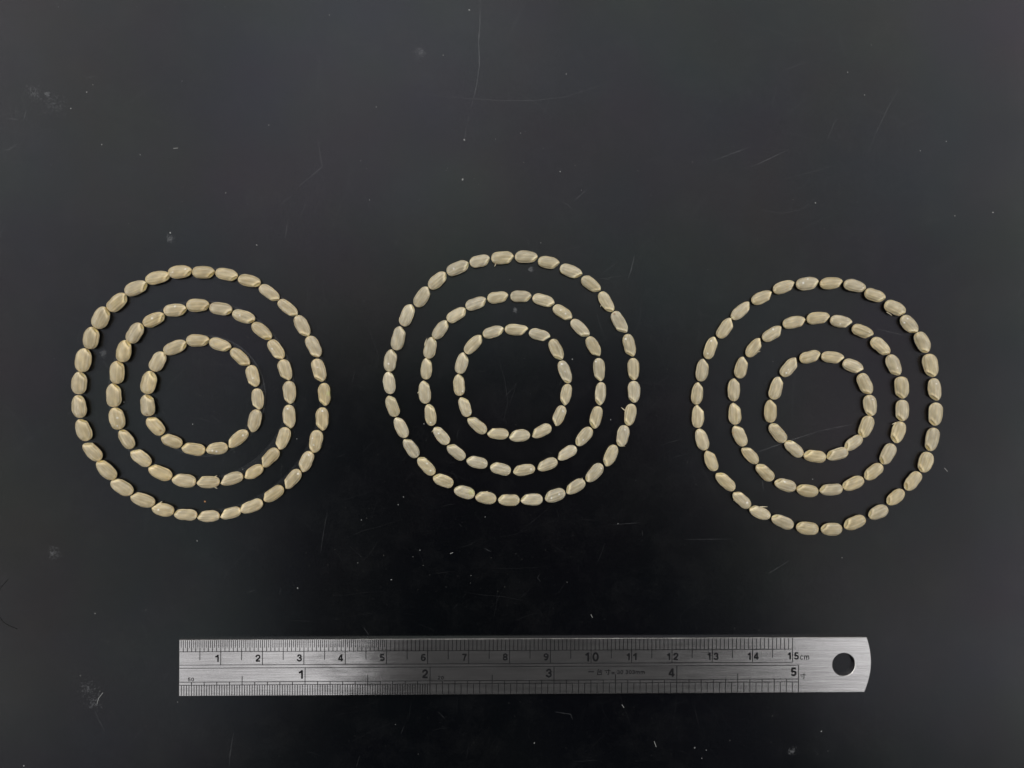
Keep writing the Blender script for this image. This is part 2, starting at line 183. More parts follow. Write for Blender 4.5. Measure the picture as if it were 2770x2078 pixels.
def grain_material(name, base, edge):
    m, N, L, P = new_mat(name)
    tc = N.new('ShaderNodeTexCoord').outputs['Object']
    info = N.new('ShaderNodeObjectInfo')
    off = N.new('ShaderNodeVectorMath'); off.operation = 'MULTIPLY_ADD'
    off.inputs[1].default_value = (1, 1, 1)
    comb = N.new('ShaderNodeCombineXYZ')
    mu = N.new('ShaderNodeMath'); mu.operation = 'MULTIPLY'; mu.inputs[1].default_value = 0.9
    L.new(info.outputs['Random'], mu.inputs[0])
    for i in range(3): L.new(mu.outputs[0], comb.inputs[i])
    L.new(tc, off.inputs[0]); L.new(comb.outputs[0], off.inputs[2])
    co = off.outputs[0]
    streak = noise(N, L, co, 1.0, 4, 0.6, ((170, 2600, 1300), (0, 0, 0)))
    cloud = noise(N, L, co, 520, 3, 0.6)
    c1 = ramp(N, L, streak, [(0.28, (*edge, 1)), (0.72, (*base, 1))])
    c2 = ramp(N, L, cloud, [(0.3, g(0.86)), (0.7, g(1.06))])
    mul = N.new('ShaderNodeMix'); mul.data_type = 'RGBA'; mul.blend_type = 'MULTIPLY'; mul.inputs[0].default_value = 1
    L.new(c1, mul.inputs[6]); L.new(c2, mul.inputs[7])
    hs = N.new('ShaderNodeHueSaturation')
    vr = N.new('ShaderNodeMapRange')
    vr.inputs['To Min'].default_value = 0.93; vr.inputs['To Max'].default_value = 1.12
    L.new(info.outputs['Random'], vr.inputs['Value']); L.new(vr.outputs[0], hs.inputs['Value'])
    sr = N.new('ShaderNodeMath'); sr.operation = 'FRACT'
    m7 = N.new('ShaderNodeMath'); m7.operation = 'MULTIPLY'; m7.inputs[1].default_value = 17.3
    L.new(info.outputs['Random'], m7.inputs[0]); L.new(m7.outputs[0], sr.inputs[0])
    s2 = N.new('ShaderNodeMapRange'); s2.inputs['To Min'].default_value = 0.93; s2.inputs['To Max'].default_value = 1.16
    L.new(sr.outputs[0], s2.inputs['Value']); L.new(s2.outputs[0], hs.inputs['Saturation'])
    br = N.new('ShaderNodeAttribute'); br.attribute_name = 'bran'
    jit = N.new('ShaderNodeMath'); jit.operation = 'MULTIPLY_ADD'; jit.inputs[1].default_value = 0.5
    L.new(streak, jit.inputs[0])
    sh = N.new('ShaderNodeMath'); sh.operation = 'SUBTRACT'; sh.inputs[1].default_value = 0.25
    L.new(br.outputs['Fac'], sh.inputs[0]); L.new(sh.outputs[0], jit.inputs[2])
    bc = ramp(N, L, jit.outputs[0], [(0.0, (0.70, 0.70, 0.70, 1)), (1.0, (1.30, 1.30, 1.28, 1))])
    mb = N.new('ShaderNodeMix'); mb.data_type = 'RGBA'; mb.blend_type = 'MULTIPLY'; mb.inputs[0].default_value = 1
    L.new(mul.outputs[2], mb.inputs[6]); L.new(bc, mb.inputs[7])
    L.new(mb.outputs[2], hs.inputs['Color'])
    at = N.new('ShaderNodeAttribute'); at.attribute_name = 'stain_glint'  # real stains and painted glints share this colour
    m2 = N.new('ShaderNodeMix'); m2.data_type = 'RGBA'
    L.new(at.outputs['Alpha'], m2.inputs[0])
    L.new(hs.outputs['Color'], m2.inputs[6]); L.new(at.outputs['Color'], m2.inputs[7])
    L.new(m2.outputs[2], P.inputs['Base Color'])
    P.inputs['Roughness'].default_value = 0.27
    P.inputs['Specular IOR Level'].default_value = 0.6
    P.inputs['Subsurface Weight'].default_value = 0.5
    P.inputs['Subsurface Radius'].default_value = (1.0, 0.75, 0.45)
    P.inputs['Subsurface Scale'].default_value = 0.0005
    P.inputs['Sheen Weight'].default_value = 0.4
    P.inputs['Sheen Roughness'].default_value = 0.35
    P.inputs['Sheen Tint'].default_value = (1.0, 0.95, 0.82, 1)
    n1 = bump(N, L, streak, 0.6, 0.00012)
    n2 = bump(N, L, noise(N, L, co, 2400, 2, 0.6), 0.2, 0.00004, n1)
    L.new(n2, P.inputs['Normal'])
    return m

def steel_material():
    m, N, L, P = new_mat('brushed_steel')
    tc = N.new('ShaderNodeTexCoord').outputs['Object']
    fine = noise(N, L, tc, 1.0, 4, 0.7, ((110, 6500, 6500), (0, 0, 0)))
    wide = noise(N, L, tc, 1.0, 4, 0.65, ((60, 900, 900), (0, 0, math.radians(-5))))
    glare_streak = noise(N, L, tc, 1.0, 4, 0.65, ((100, 400, 400), (0, 0, math.radians(9))))
    spots = noise(N, L, tc, 1.0, 3, 0.6, ((75, 160, 160), (0, 0, math.radians(-30))))
    P.inputs['Metallic'].default_value = 1.0
    c = ramp(N, L, fine, [(0.25, (0.53, 0.505, 0.495, 1)), (0.75, (0.83, 0.80, 0.785, 1))])
    L.new(c, P.inputs['Base Color'])
    mx = N.new('ShaderNodeMath'); mx.operation = 'MULTIPLY_ADD'
    mx.inputs[1].default_value = 0.10; mx.inputs[2].default_value = 0.18
    L.new(wide, mx.inputs[0])
    L.new(mx.outputs[0], P.inputs['Roughness'])
    P.inputs['Anisotropic'].default_value = 0.0
    n1 = bump(N, L, fine, 0.22, 0.00003)
    n2 = bump(N, L, wide, 0.22, 0.00010, n1)
    # glare shaped into the normals towards the zero end: they lean left, in blotches
    def smooth(a0, a1):
        r = N.new('ShaderNodeMapRange'); r.interpolation_type = 'SMOOTHSTEP'
        r.inputs['From Min'].default_value = a0; r.inputs['From Max'].default_value = a1
        L.new(sep.outputs['X'], r.inputs['Value'])
        return r.outputs[0]
    def math2(op, a, c):
        q = N.new('ShaderNodeMath'); q.operation = op
        for k, s in ((0, a), (1, c)):
            if isinstance(s, (int, float)): q.inputs[k].default_value = s
            else: L.new(s, q.inputs[k])
        q.inputs[2].default_value = 0.03
        return q.outputs[0]
    sep = N.new('ShaderNodeSeparateXYZ'); L.new(tc, sep.inputs[0])
    zone = math2('MULTIPLY', smooth(0.004, 0.030), smooth(0.064, 0.034))
    blot = N.new('ShaderNodeMapRange'); blot.inputs['From Min'].default_value = 0.32; blot.inputs['From Max'].default_value = 0.66
    L.new(spots, blot.inputs['Value'])
    strk = N.new('ShaderNodeMapRange'); strk.inputs['From Min'].default_value = 0.30; strk.inputs['From Max'].default_value = 0.70
    L.new(glare_streak, strk.inputs['Value'])
    lean = math2('MULTIPLY', zone, math2('ADD', math2('MULTIPLY_ADD', blot.outputs[0], 0.035), math2('MULTIPLY', strk.outputs[0], 0.06)))
    lean = math2('MULTIPLY', lean, -1.0)
    cv = N.new('ShaderNodeCombineXYZ'); L.new(lean, cv.inputs['X'])
    va = N.new('ShaderNodeVectorMath'); va.operation = 'ADD'
    L.new(n2, va.inputs[0]); L.new(cv.outputs[0], va.inputs[1])
    vn = N.new('ShaderNodeVectorMath'); vn.operation = 'NORMALIZE'
    L.new(va.outputs[0], vn.inputs[0])
    L.new(vn.outputs[0], P.inputs['Normal'])
    return m

def plain(name, color, rough, alpha=1.0, spec=0.5):
    m, N, L, P = new_mat(name)
    tc = N.new('ShaderNodeTexCoord').outputs['Object']
    n = noise(N, L, tc, 2200, 3, 0.6)
    lo = tuple(v * 0.8 for v in color); hi = tuple(min(1, v * 1.15) for v in color)
    L.new(ramp(N, L, n, [(0.3, (*lo, 1)), (0.7, (*hi, 1))]), P.inputs['Base Color'])
    P.inputs['Roughness'].default_value = rough
    P.inputs['Alpha'].default_value = alpha
    P.inputs['Specular IOR Level'].default_value = spec
    return m

M_BENCH = bench_material()
M_MARK = mark_material()
M_STEEL = steel_material()
M_PRINT = plain('black_etched_paint', (0.006, 0.006, 0.007), 0.7, spec=0.12)
M_FILM = plain('clear_film', (0.5, 0.52, 0.55), 0.25, 0.012)
M_FILM_EDGE = plain('cut_film_edge', (0.55, 0.57, 0.6), 0.4, 0.045)
M_HAIR = plain('dark_hair', (0.006, 0.006, 0.006), 0.6)
M_HUSK = plain('pale_husk', (0.62, 0.54, 0.38), 0.55)
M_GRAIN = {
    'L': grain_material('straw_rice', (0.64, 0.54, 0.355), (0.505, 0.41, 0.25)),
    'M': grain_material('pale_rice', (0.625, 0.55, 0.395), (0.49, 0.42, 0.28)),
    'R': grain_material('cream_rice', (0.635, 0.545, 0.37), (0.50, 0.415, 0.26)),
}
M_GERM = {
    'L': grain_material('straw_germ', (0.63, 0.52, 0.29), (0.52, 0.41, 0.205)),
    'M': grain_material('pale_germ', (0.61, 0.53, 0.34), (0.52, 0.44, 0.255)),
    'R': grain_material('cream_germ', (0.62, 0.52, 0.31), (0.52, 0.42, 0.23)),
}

# ---------------------------------------------------------------- bench top
bm = bmesh.new()
bmesh.ops.create_cube(bm, size=1.0, matrix=Matrix.Translation((0, 0, -0.015)) @ Matrix.Diagonal((1.6, 1.2, 0.03, 1)))
me = bpy.data.meshes.new('bench_top'); bm.to_mesh(me); bm.free()
bench = tag(link('bench_top', me, M_BENCH), 'black lacquered bench top with fine scratches and dust', 'bench', kind='structure')

# ---------------------------------------------------------------- steel ruler
TH, RW, RL = 1.15, 13.63, 169.7
ruler = bpy.data.objects.new('steel_ruler', None)
C.objects.link(ruler)
ruler.empty_display_size = 0.01
ruler.location = (-75.285 * MM, -61.909 * MM, 0)
ruler.rotation_euler = (0, 0, -0.0052918)
tag(ruler, 'brushed steel ruler with centimetre scale and hanging hole, lying on the black bench', 'ruler')

def ruler_blade():
    def outline(c):
        p = [(c, -c), (c, -RW + c), (168.0, -RW + c)]
        n = 14
        # rounded tip: arc through the two corners and the middle of the end
        x0, x1 = 168.0, 168.55
        for i in range(1, n):
            f = i / n
            s = math.sin(math.pi * f)
            p.append((x0 + (x1 - x0) * f + 1.45 * s ** 0.9 - c * s, -RW + c + f * (RW - 2 * c)))
        p.append((x1, -c))
        return p
    def hole(r):
        return [(162.85 + r * math.cos(2 * math.pi * i / 40), -6.75 + r * math.sin(2 * math.pi * i / 40)) for i in range(40)]
    bm = bmesh.new()
    def loop(pts, z):
        return [bm.verts.new((x * MM, y * MM, z * MM)) for x, y in pts]
    def bridge(a, b):
        n = len(a)
        for i in range(n):
            bm.faces.new((a[i], a[(i + 1) % n], b[(i + 1) % n], b[i]))
    def edges(a):
        return [bm.edges.get((a[i], a[(i + 1) % len(a)])) or bm.edges.new((a[i], a[(i + 1) % len(a)])) for i in range(len(a))]
    c = 0.10
    ot, om, ob = loop(outline(c), TH), loop(outline(0), TH - c), loop(outline(0), 0.0)
    ht, hm, hb = loop(hole(2.85 + c), TH), loop(hole(2.85), TH - c), loop(hole(2.85), 0.0)
    bridge(ot, om); bridge(om, ob); bridge(hm, ht); bridge(hb, hm)
    bmesh.ops.triangle_fill(bm, use_beauty=True, edges=edges(ot) + edges(ht))
    bmesh.ops.triangle_fill(bm, use_beauty=True, edges=edges(ob) + edges(hb))
    bmesh.ops.recalc_face_normals(bm, faces=bm.faces)
    me = bpy.data.meshes.new('blade'); bm.to_mesh(me); bm.free()
    return me
link('blade', ruler_blade(), M_STEEL, ruler)

class Print:
    """flat etched marks on the top face of the ruler (millimetres from the zero end and the upper edge)"""
    def __init__(self, z): self.v, self.f, self.z = [], [], z
    def rect(self, x0, x1, t0, t1):
        n = len(self.v)
        self.v += [(x0 * MM, -t1 * MM, self.z), (x1 * MM, -t1 * MM, self.z), (x1 * MM, -t0 * MM, self.z), (x0 * MM, -t0 * MM, self.z)]
        self.f.append((n, n + 1, n + 2, n + 3))
    def stroke(self, a, b, w):
        a, b = Vector(a), Vector(b)
        d = (b - a).normalized(); p = Vector((-d.y, d.x)) * w / 2
        n = len(self.v)
        for q in (a - p, b - p, b + p, a + p): self.v.append((q.x * MM, q.y * MM, self.z))
        self.f.append((n, n + 1, n + 2, n + 3))
        self.z += 0.0000015
    def build(self, name, kind=None):
        me = bpy.data.meshes.new(name); me.from_pydata(self.v, [], self.f)
        o = link(name, me, M_PRINT, ruler)
        if kind: o['kind'] = kind
        return o
Z1 = (TH + 0.006) * MM
Z2 = (TH + 0.011) * MM
Z3 = (TH + 0.016) * MM
B1, B2, B3, B4, B5 = (k * RW for k in (0.211, 0.448, 0.503, 0.751, 0.805))
p = Print(Z1)
for t in (B1, B2):
    p.rect(0.12, 150.08, t - 0.075, t + 0.075)
for t in (B3, B4, B5):
    p.rect(0.12, 151.6, t - 0.075, t + 0.075)
p.build('scale_border_lines')
p = Print(Z2)
for i in range(1, 101):                      # half millimetres run to 5 cm, then whole ones
    if i % 2: p.rect(i / 2 - 0.075, i / 2 + 0.075, 0.14, 1.95)
for i in range(1, 151):
    t = B2 if i % 10 == 0 else (0.362 * RW if i % 5 == 0 else B1)
    w = 0.09 if i % 10 == 0 else 0.085
    p.rect(i - w, i + w, 0.14, t)
p.build('centimetre_scale_ticks', 'stuff')
U = 30.303
p = Print(Z2)
for i in range(1, 101):
    p.rect(i * U / 50 - 0.085, i * U / 50 + 0.085, B5, RW - 0.14)
for i in range(1, 61):
    x = 2 * U + i * U / 20
    p.rect(x - 0.08, x + 0.08, B5, RW - 0.14)
p.build('inch_scale_fine_ticks', 'stuff')
p = Print(Z3)
for i in range(1, 51):
    x = i * U / 10
    t0 = B3 if i % 10 == 0 else (0.648 * RW if i % 5 == 0 else B4)
    p.rect(x - 0.09, x + 0.09, t0, RW - 0.14 if i % 10 == 0 else B5)
p.build('inch_scale_ticks', 'stuff')

def arc(cx, cy, rx, ry, a0, a1, n=16):
    return [(cx + rx * math.cos(math.radians(a0 + (a1 - a0) * i / n)), cy + ry * math.sin(math.radians(a0 + (a1 - a0) * i / n))) for i in range(n + 1)]
def turn(paths):                                 # 9 is a 6 upside down
    return [[(0.62 - x, 1 - y) for x, y in q] for q in paths]
SIX = [arc(0.31, 0.31, 0.22, 0.225, 0, 360, 24), [(0.09, 0.33), (0.09, 0.50), (0.12, 0.68), (0.19, 0.83), (0.30, 0.91), (0.42, 0.90), (0.51, 0.80)]]
GLYPHS = {                                       # centre lines of the sans lettering, height 1
    '0': (0.62, [arc(0.31, 0.5, 0.22, 0.415, 0, 360, 28)]),
    '1': (0.46, [[(0.36, 0.0), (0.36, 1.0)], [(0.03, 0.71), (0.16, 0.735), (0.26, 0.81), (0.30, 0.93)]]),
    '2': (0.62, [[(0.09, 0.64)] + arc(0.31, 0.685, 0.215, 0.23, 170, -35) + [(0.36, 0.38), (0.18, 0.25), (0.11, 0.14)], [(0.04, 0.085), (0.57, 0.085)]]),
    '3': (0.62, [[(0.09, 0.69)] + arc(0.30, 0.715, 0.19, 0.20, 165, -80), [(0.24, 0.53)] + arc(0.30, 0.30, 0.225, 0.215, 80, -165) + [(0.075, 0.32)]]),
    '4': (0.64, [[(0.42, 0.0), (0.42, 1.0)], [(0.40, 0.93), (0.22, 0.63), (0.07, 0.33)], [(0.01, 0.27), (0.62, 0.27)]]),
    '5': (0.62, [[(0.54, 0.915), (0.17, 0.915), (0.12, 0.50)], [(0.11, 0.46)] + arc(0.31, 0.325, 0.215, 0.24, 125, -160)]),
    '6': (0.62, SIX),
    '7': (0.60, [[(0.03, 0.915), (0.57, 0.915)], [(0.52, 0.87), (0.40, 0.66), (0.30, 0.40), (0.25, 0.0)]]),
    '8': (0.62, [arc(0.31, 0.725, 0.185, 0.19, 0, 360, 22), arc(0.31, 0.295, 0.22, 0.21, 0, 360, 22)]),
    '9': (0.62, turn(SIX)),
    '.': (0.26, [[(0.13, 0.0), (0.13, 0.13)]]),
    'c': (0.62, [arc(0.32, 0.36, 0.25, 0.31, 45, 315)]),
    'm': (0.98, [[(0.08, 0.0), (0.08, 0.72)], [(0.08, 0.40), (0.13, 0.60), (0.26, 0.66), (0.40, 0.62), (0.45, 0.48), (0.45, 0.0)], [(0.45, 0.40), (0.50, 0.60), (0.63, 0.66), (0.77, 0.62), (0.82, 0.48), (0.82, 0.0)]]),
}
def lettering(name, s, t0, t1, left=None, right=None, weight=0.215, stretch=1.0):
    """sans lettering t0..t1 mm below the upper edge, set from a left or a right edge"""
    h = t1 - t0
    adv, paths = 0.0, []
    for ch in s:
        w, strokes = GLYPHS[ch]
        paths += [[(adv + x, y) for x, y in q] for q in strokes]
        adv += w + 0.10
    kx = h * stretch
    x0 = left if left is not None else right - (adv - 0.10 + 0.02) * kx
    V, F = [], []
    for n, q in enumerate(paths):
        pts = [Vector((x0 + x * kx, -t1 + y * h)) for x, y in q]
        closed = (pts[0] - pts[-1]).length < 1e-6
        if closed: pts = pts[:-1]
        m, k0 = len(pts), len(V)
        for i, a in enumerate(pts):
            pv = pts[i - 1] if (i or closed) else a
            nx = pts[(i + 1) % m] if (i < m - 1 or closed) else a
            d1, d2 = (a - pv), (nx - a)
            d1 = d1.normalized() if d1.length else d2.normalized()
            d2 = d2.normalized() if d2.length else d1
            nrm = Vector((-(d1 + d2).y, (d1 + d2).x)).normalized()
            half = weight * h / 2 / max(0.6, nrm.dot(Vector((-d2.y, d2.x))))
            for sg in (-1, 1):
                r = a + nrm * half * sg
                V.append((r.x * MM, r.y * MM, Z3 + n * 0.0000015))
        for i in range(m if closed else m - 1):
            a, c = k0 + 2 * i, k0 + 2 * ((i + 1) % m)
            F.append((a, c, c + 1, a + 1))
    me = bpy.data.meshes.new(name); me.from_pydata(V, [], F)
    return link(name, me, M_PRINT, ruler)

for k in range(1, 10):
    lettering('numeral', str(k), 0.267 * RW, 0.392 * RW, right=10 * k - 0.42, stretch=1.15)
for k in range(10, 16):
    a, b = (0.253, 0.416) if k == 10 else (0.270, 0.398)
    lettering('numeral', '1', a * RW, b * RW, right=10 * k - 0.40)
    lettering('numeral', str(k % 10), a * RW, b * RW, left=10 * k + 0.33, stretch=1.15)
for k in range(1, 6):
    lettering('numeral', str(k), 0.548 * RW, 0.700 * RW, right=k * U - 0.45, stretch=1.15)
lettering('unit_lettering', 'cm', 0.300 * RW, 0.400 * RW, left=151.85, weight=0.14, stretch=1.05)
lettering('numeral', '50', 0.670 * RW, 0.735 * RW, left=2.1, weight=0.18, stretch=1.3)
lettering('numeral', '20', 0.662 * RW, 0.726 * RW, left=2 * U + 1.85, weight=0.18, stretch=1.3)
lettering('inscription', '30.303mm', 0.572 * RW, 0.648 * RW, left=106.4, weight=0.17, stretch=1.12)
p = Print(Z3)                                    # the characters for "one Taiwanese inch ="
def glyph(x, t, w, h, strokes, sw=0.18):
    for (a, b, c, d) in strokes:
        p.stroke((x + a * w, -(t + b * h)), (x + c * w, -(t + d * h)), sw)
ONE = [(0.02, 0.5, 0.98, 0.5)]
TAI = [(0.45, 0.0, 0.22, 0.36), (0.20, 0.38, 0.82, 0.34), (0.66, 0.16, 0.92, 0.44), (0.22, 0.56, 0.22, 1.0), (0.22, 0.57, 0.80, 0.57), (0.80, 0.56, 0.80, 1.0), (0.22, 0.95, 0.80, 0.95)]
CUN = [(0.0, 0.28, 1.0, 0.28), (0.68, 0.0, 0.68, 0.95), (0.70, 0.96, 0.46, 0.90), (0.22, 0.46, 0.40, 0.66)]
glyph(99.3, 0.552 * RW, 1.55, 1.4, ONE, 0.22)
glyph(101.25, 0.552 * RW, 1.65, 1.45, TAI)
glyph(103.35, 0.552 * RW, 1.50, 1.45, CUN)
glyph(105.05, 0.612 * RW, 0.75, 0.5, [(0, 0.1, 1, 0.1), (0, 0.75, 1, 0.75)], 0.18)
p.build('inscription')
p = Print(Z3)
glyph(151.9, 0.652 * RW, 1.45, 1.3, CUN, 0.16)
p.build('unit_lettering')

# ---------------------------------------------------------------- clear film rings that carry some of the grains
SETS = {'L': ('straw coloured', "above the ruler's zero end"),
        'M': ('pale cream', 'between the other two sets'),
        'R': ('cream', "above the ruler's holed end")}
RINGS = ('outermost', 'middle', 'innermost')
FILM_T = 0.05
def film_ring(key, cx, cy, r, width):
    n = 160
    bm = bmesh.new()
    rad = [(r - width, 0.0), (r - width, FILM_T), (r - 0.14, FILM_T), (r + 0.06, 0.0)]
    loops = [[bm.verts.new(((cx + q * math.cos(2 * math.pi * i / n)) * MM, (cy + q * math.sin(2 * math.pi * i / n)) * MM, (z + 0.004) * MM)) for i in range(n)] for q, z in rad]
    for k in range(4):
        a, b = loops[k], loops[(k + 1) % 4]
        for i in range(n):
            f = bm.faces.new((a[i], b[i], b[(i + 1) % n], a[(i + 1) % n]))
            f.material_index = 1 if k == 2 else 0
    bmesh.ops.recalc_face_normals(bm, faces=bm.faces)
    me = bpy.data.meshes.new('film_ring'); bm.to_mesh(me); bm.free()
    me.materials.append(M_FILM); me.materials.append(M_FILM_EDGE)
    s, k = key
    return tag(link('film_ring', me, None), 'thin clear film ring under the %s grains of the set %s' % (RINGS[int(k)], SETS[s][1]), 'film ring', 'clear film rings under the grains')
FILMS = {'L0': (-70.47, -1.93, 30.31, 1.5), 'L1': (-70.27, -2.15, 22.45, 1.9), 'L2': (-69.61, -2.90, 14.74, 2.2)}
for key, a in FILMS.items():
    film_ring(key, *a)

# ---------------------------------------------------------------- rice grains
NU, NV = 40, 40
def grain_shape(l, w, rng):
    """vertices of one husked grain: x towards the germ end, y to the left, lying on z = 0 (mm)"""
    hl, hw = l / 2, 0.95 * w / 2
    hz = hw * rng.uniform(0.56, 0.63)
    t = np.linspace(0, math.pi, NU + 1)
    x = -np.cos(t)                                             # -1 blunt .. 1 germ
    x = np.sign(x) * np.abs(x) ** 0.96
    pb, pg = rng.uniform(2.7, 3.4), rng.uniform(2.5, 3.0)
    prof = np.where(x < 0, (1 - np.abs(x) ** pb) ** (1 / 2.05), (1 - np.abs(x) ** pg) ** (1 / 2.05))
    prof = prof * (1 - 0.05 * x)
    prof[0] = prof[-1] = 0
    a = np.arange(NV) * 2 * math.pi / NV
    ca, sa = np.cos(a), np.sin(a)
    e = 2.7                                                   # slightly boxy section
    sec = (np.abs(ca) ** e + np.abs(sa) ** e) ** (-1 / e)
    bend = rng.uniform(-0.05, 0.07)
    P = np.zeros((NU + 1, NV, 3))
    groove = np.zeros(NV)
    for base in (90, 90 - rng.uniform(26, 36), 90 + rng.uniform(26, 36), 90 - rng.uniform(56, 66), 90 + rng.uniform(56, 66)):
        if rng.random() < 0.8:
            c = math.radians(base + rng.uniform(-6, 6)); s = math.radians(rng.uniform(5, 9))
            dep = rng.uniform(0.04, 0.10)
            d = (a - c + math.pi) % (2 * math.pi) - math.pi
            groove += dep * np.exp(-(d / s) ** 2)
    fade = np.clip((1 - np.abs(x)) * 3.2, 0, 1) ** 0.7
    R = sec[None, :] * (1 - groove[None, :] * fade[:, None])
    ph = [rng.uniform(0, 6.28) for _ in range(6)]
    wob = 0.022 * (np.sin(2.1 * x[:, None] * 2 + 2 * a[None, :] + ph[0]) + 0.7 * np.sin(4.3 * x[:, None] + 3 * a[None, :] + ph[1]) + 0.5 * np.sin(9 * x[:, None] - 2 * a[None, :] + ph[2]))
    R = R * (1 + wob)
    P[:, :, 0] = hl * x[:, None]
    P[:, :, 1] = hw * prof[:, None] * R * ca[None, :] + bend * hw * (1 - x[:, None] ** 2)
    P[:, :, 2] = hz * prof[:, None] ** 0.85 * R * sa[None, :]
    # the oblique germ scar: the corner of the grain is cut back and hollowed
    n = np.array([0.73, -0.66, rng.uniform(0.20, 0.42)]); n /= np.linalg.norm(n)
    d0 = (0.73 * rng.uniform(0.46, 0.56) * hl + 0.66 * rng.uniform(0.80, 0.92) * hw) / 0.965
    dist = P @ n - d0
    cut = np.clip(dist, 0, None)
    P = P - (cut * 0.86 + 0.75 * np.clip(cut, 0, 0.36))[:, :, None] * n
    lip = np.exp(-((dist + 0.10) / 0.09) ** 2) * 0.045
    P = P + lip[:, :, None] * np.array([0.2, -0.2, 0.6]) * (P[:, :, 2:3] > 0)
    roll = math.radians(rng.uniform(-11, 11))
    y, z = P[:, :, 1].copy(), P[:, :, 2].copy()
    P[:, :, 1] = y * math.cos(roll) - z * math.sin(roll)
    P[:, :, 2] = y * math.sin(roll) + z * math.cos(roll)
    P[:, :, 2] -= P[:, :, 2].min()
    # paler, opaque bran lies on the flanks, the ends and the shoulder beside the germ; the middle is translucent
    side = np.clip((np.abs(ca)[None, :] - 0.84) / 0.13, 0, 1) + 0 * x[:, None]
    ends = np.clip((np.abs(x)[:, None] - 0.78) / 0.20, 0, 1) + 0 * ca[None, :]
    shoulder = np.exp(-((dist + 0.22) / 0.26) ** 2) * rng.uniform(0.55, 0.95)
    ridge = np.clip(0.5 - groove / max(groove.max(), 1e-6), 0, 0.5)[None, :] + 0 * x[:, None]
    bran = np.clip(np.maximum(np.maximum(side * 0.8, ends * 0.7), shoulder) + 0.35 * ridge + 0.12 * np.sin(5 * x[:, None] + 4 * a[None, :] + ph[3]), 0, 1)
    return P, cut, bran

STAIN_GLINT_RGB = {'brown': (0.20, 0.085, 0.025), 'dark': (0.03, 0.015, 0.01), 'tan': (0.42, 0.22, 0.07), 'green': (0.55, 0.58, 0.20), 'white': (0.95, 0.93, 0.86)}  # white is the colour of the painted glints

def part_mesh(name, verts, faces, stain_glint, bran):
    used = sorted({i for f in faces for i in f})
    idx = {i: j for j, i in enumerate(used)}
    me = bpy.data.meshes.new(name)
    me.from_pydata([tuple(verts[i] * MM) for i in used], [], [tuple(idx[i] for i in f) for f in faces])
    at = me.attributes.new('stain_glint', 'FLOAT_COLOR', 'POINT')
    at.data.foreach_set('color', np.ascontiguousarray(stain_glint[used], dtype=np.float32).ravel())
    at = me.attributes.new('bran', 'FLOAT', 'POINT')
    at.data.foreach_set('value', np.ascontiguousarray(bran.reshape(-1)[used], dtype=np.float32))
    me.polygons.foreach_set('use_smooth', np.ones(len(me.polygons), dtype=bool))
    me.update()
    return me

def local(px, py, gr):
    a = math.radians(gr[2]); dx, dy = px - gr[0], py - gr[1]
    return dx * math.cos(a) + dy * math.sin(a), -dx * math.sin(a) + dy * math.cos(a)

stain_of = {}
for s in STAINS: stain_of.setdefault((s[0], s[1]), []).append(s)
sliver_of = {}
for s in SLIVERS: sliver_of.setdefault((s[0], s[1]), []).append(s)

glint_of = {}
for s in PAINTED_GLINTS: glint_of.setdefault((s[0], s[1]), []).append(s)

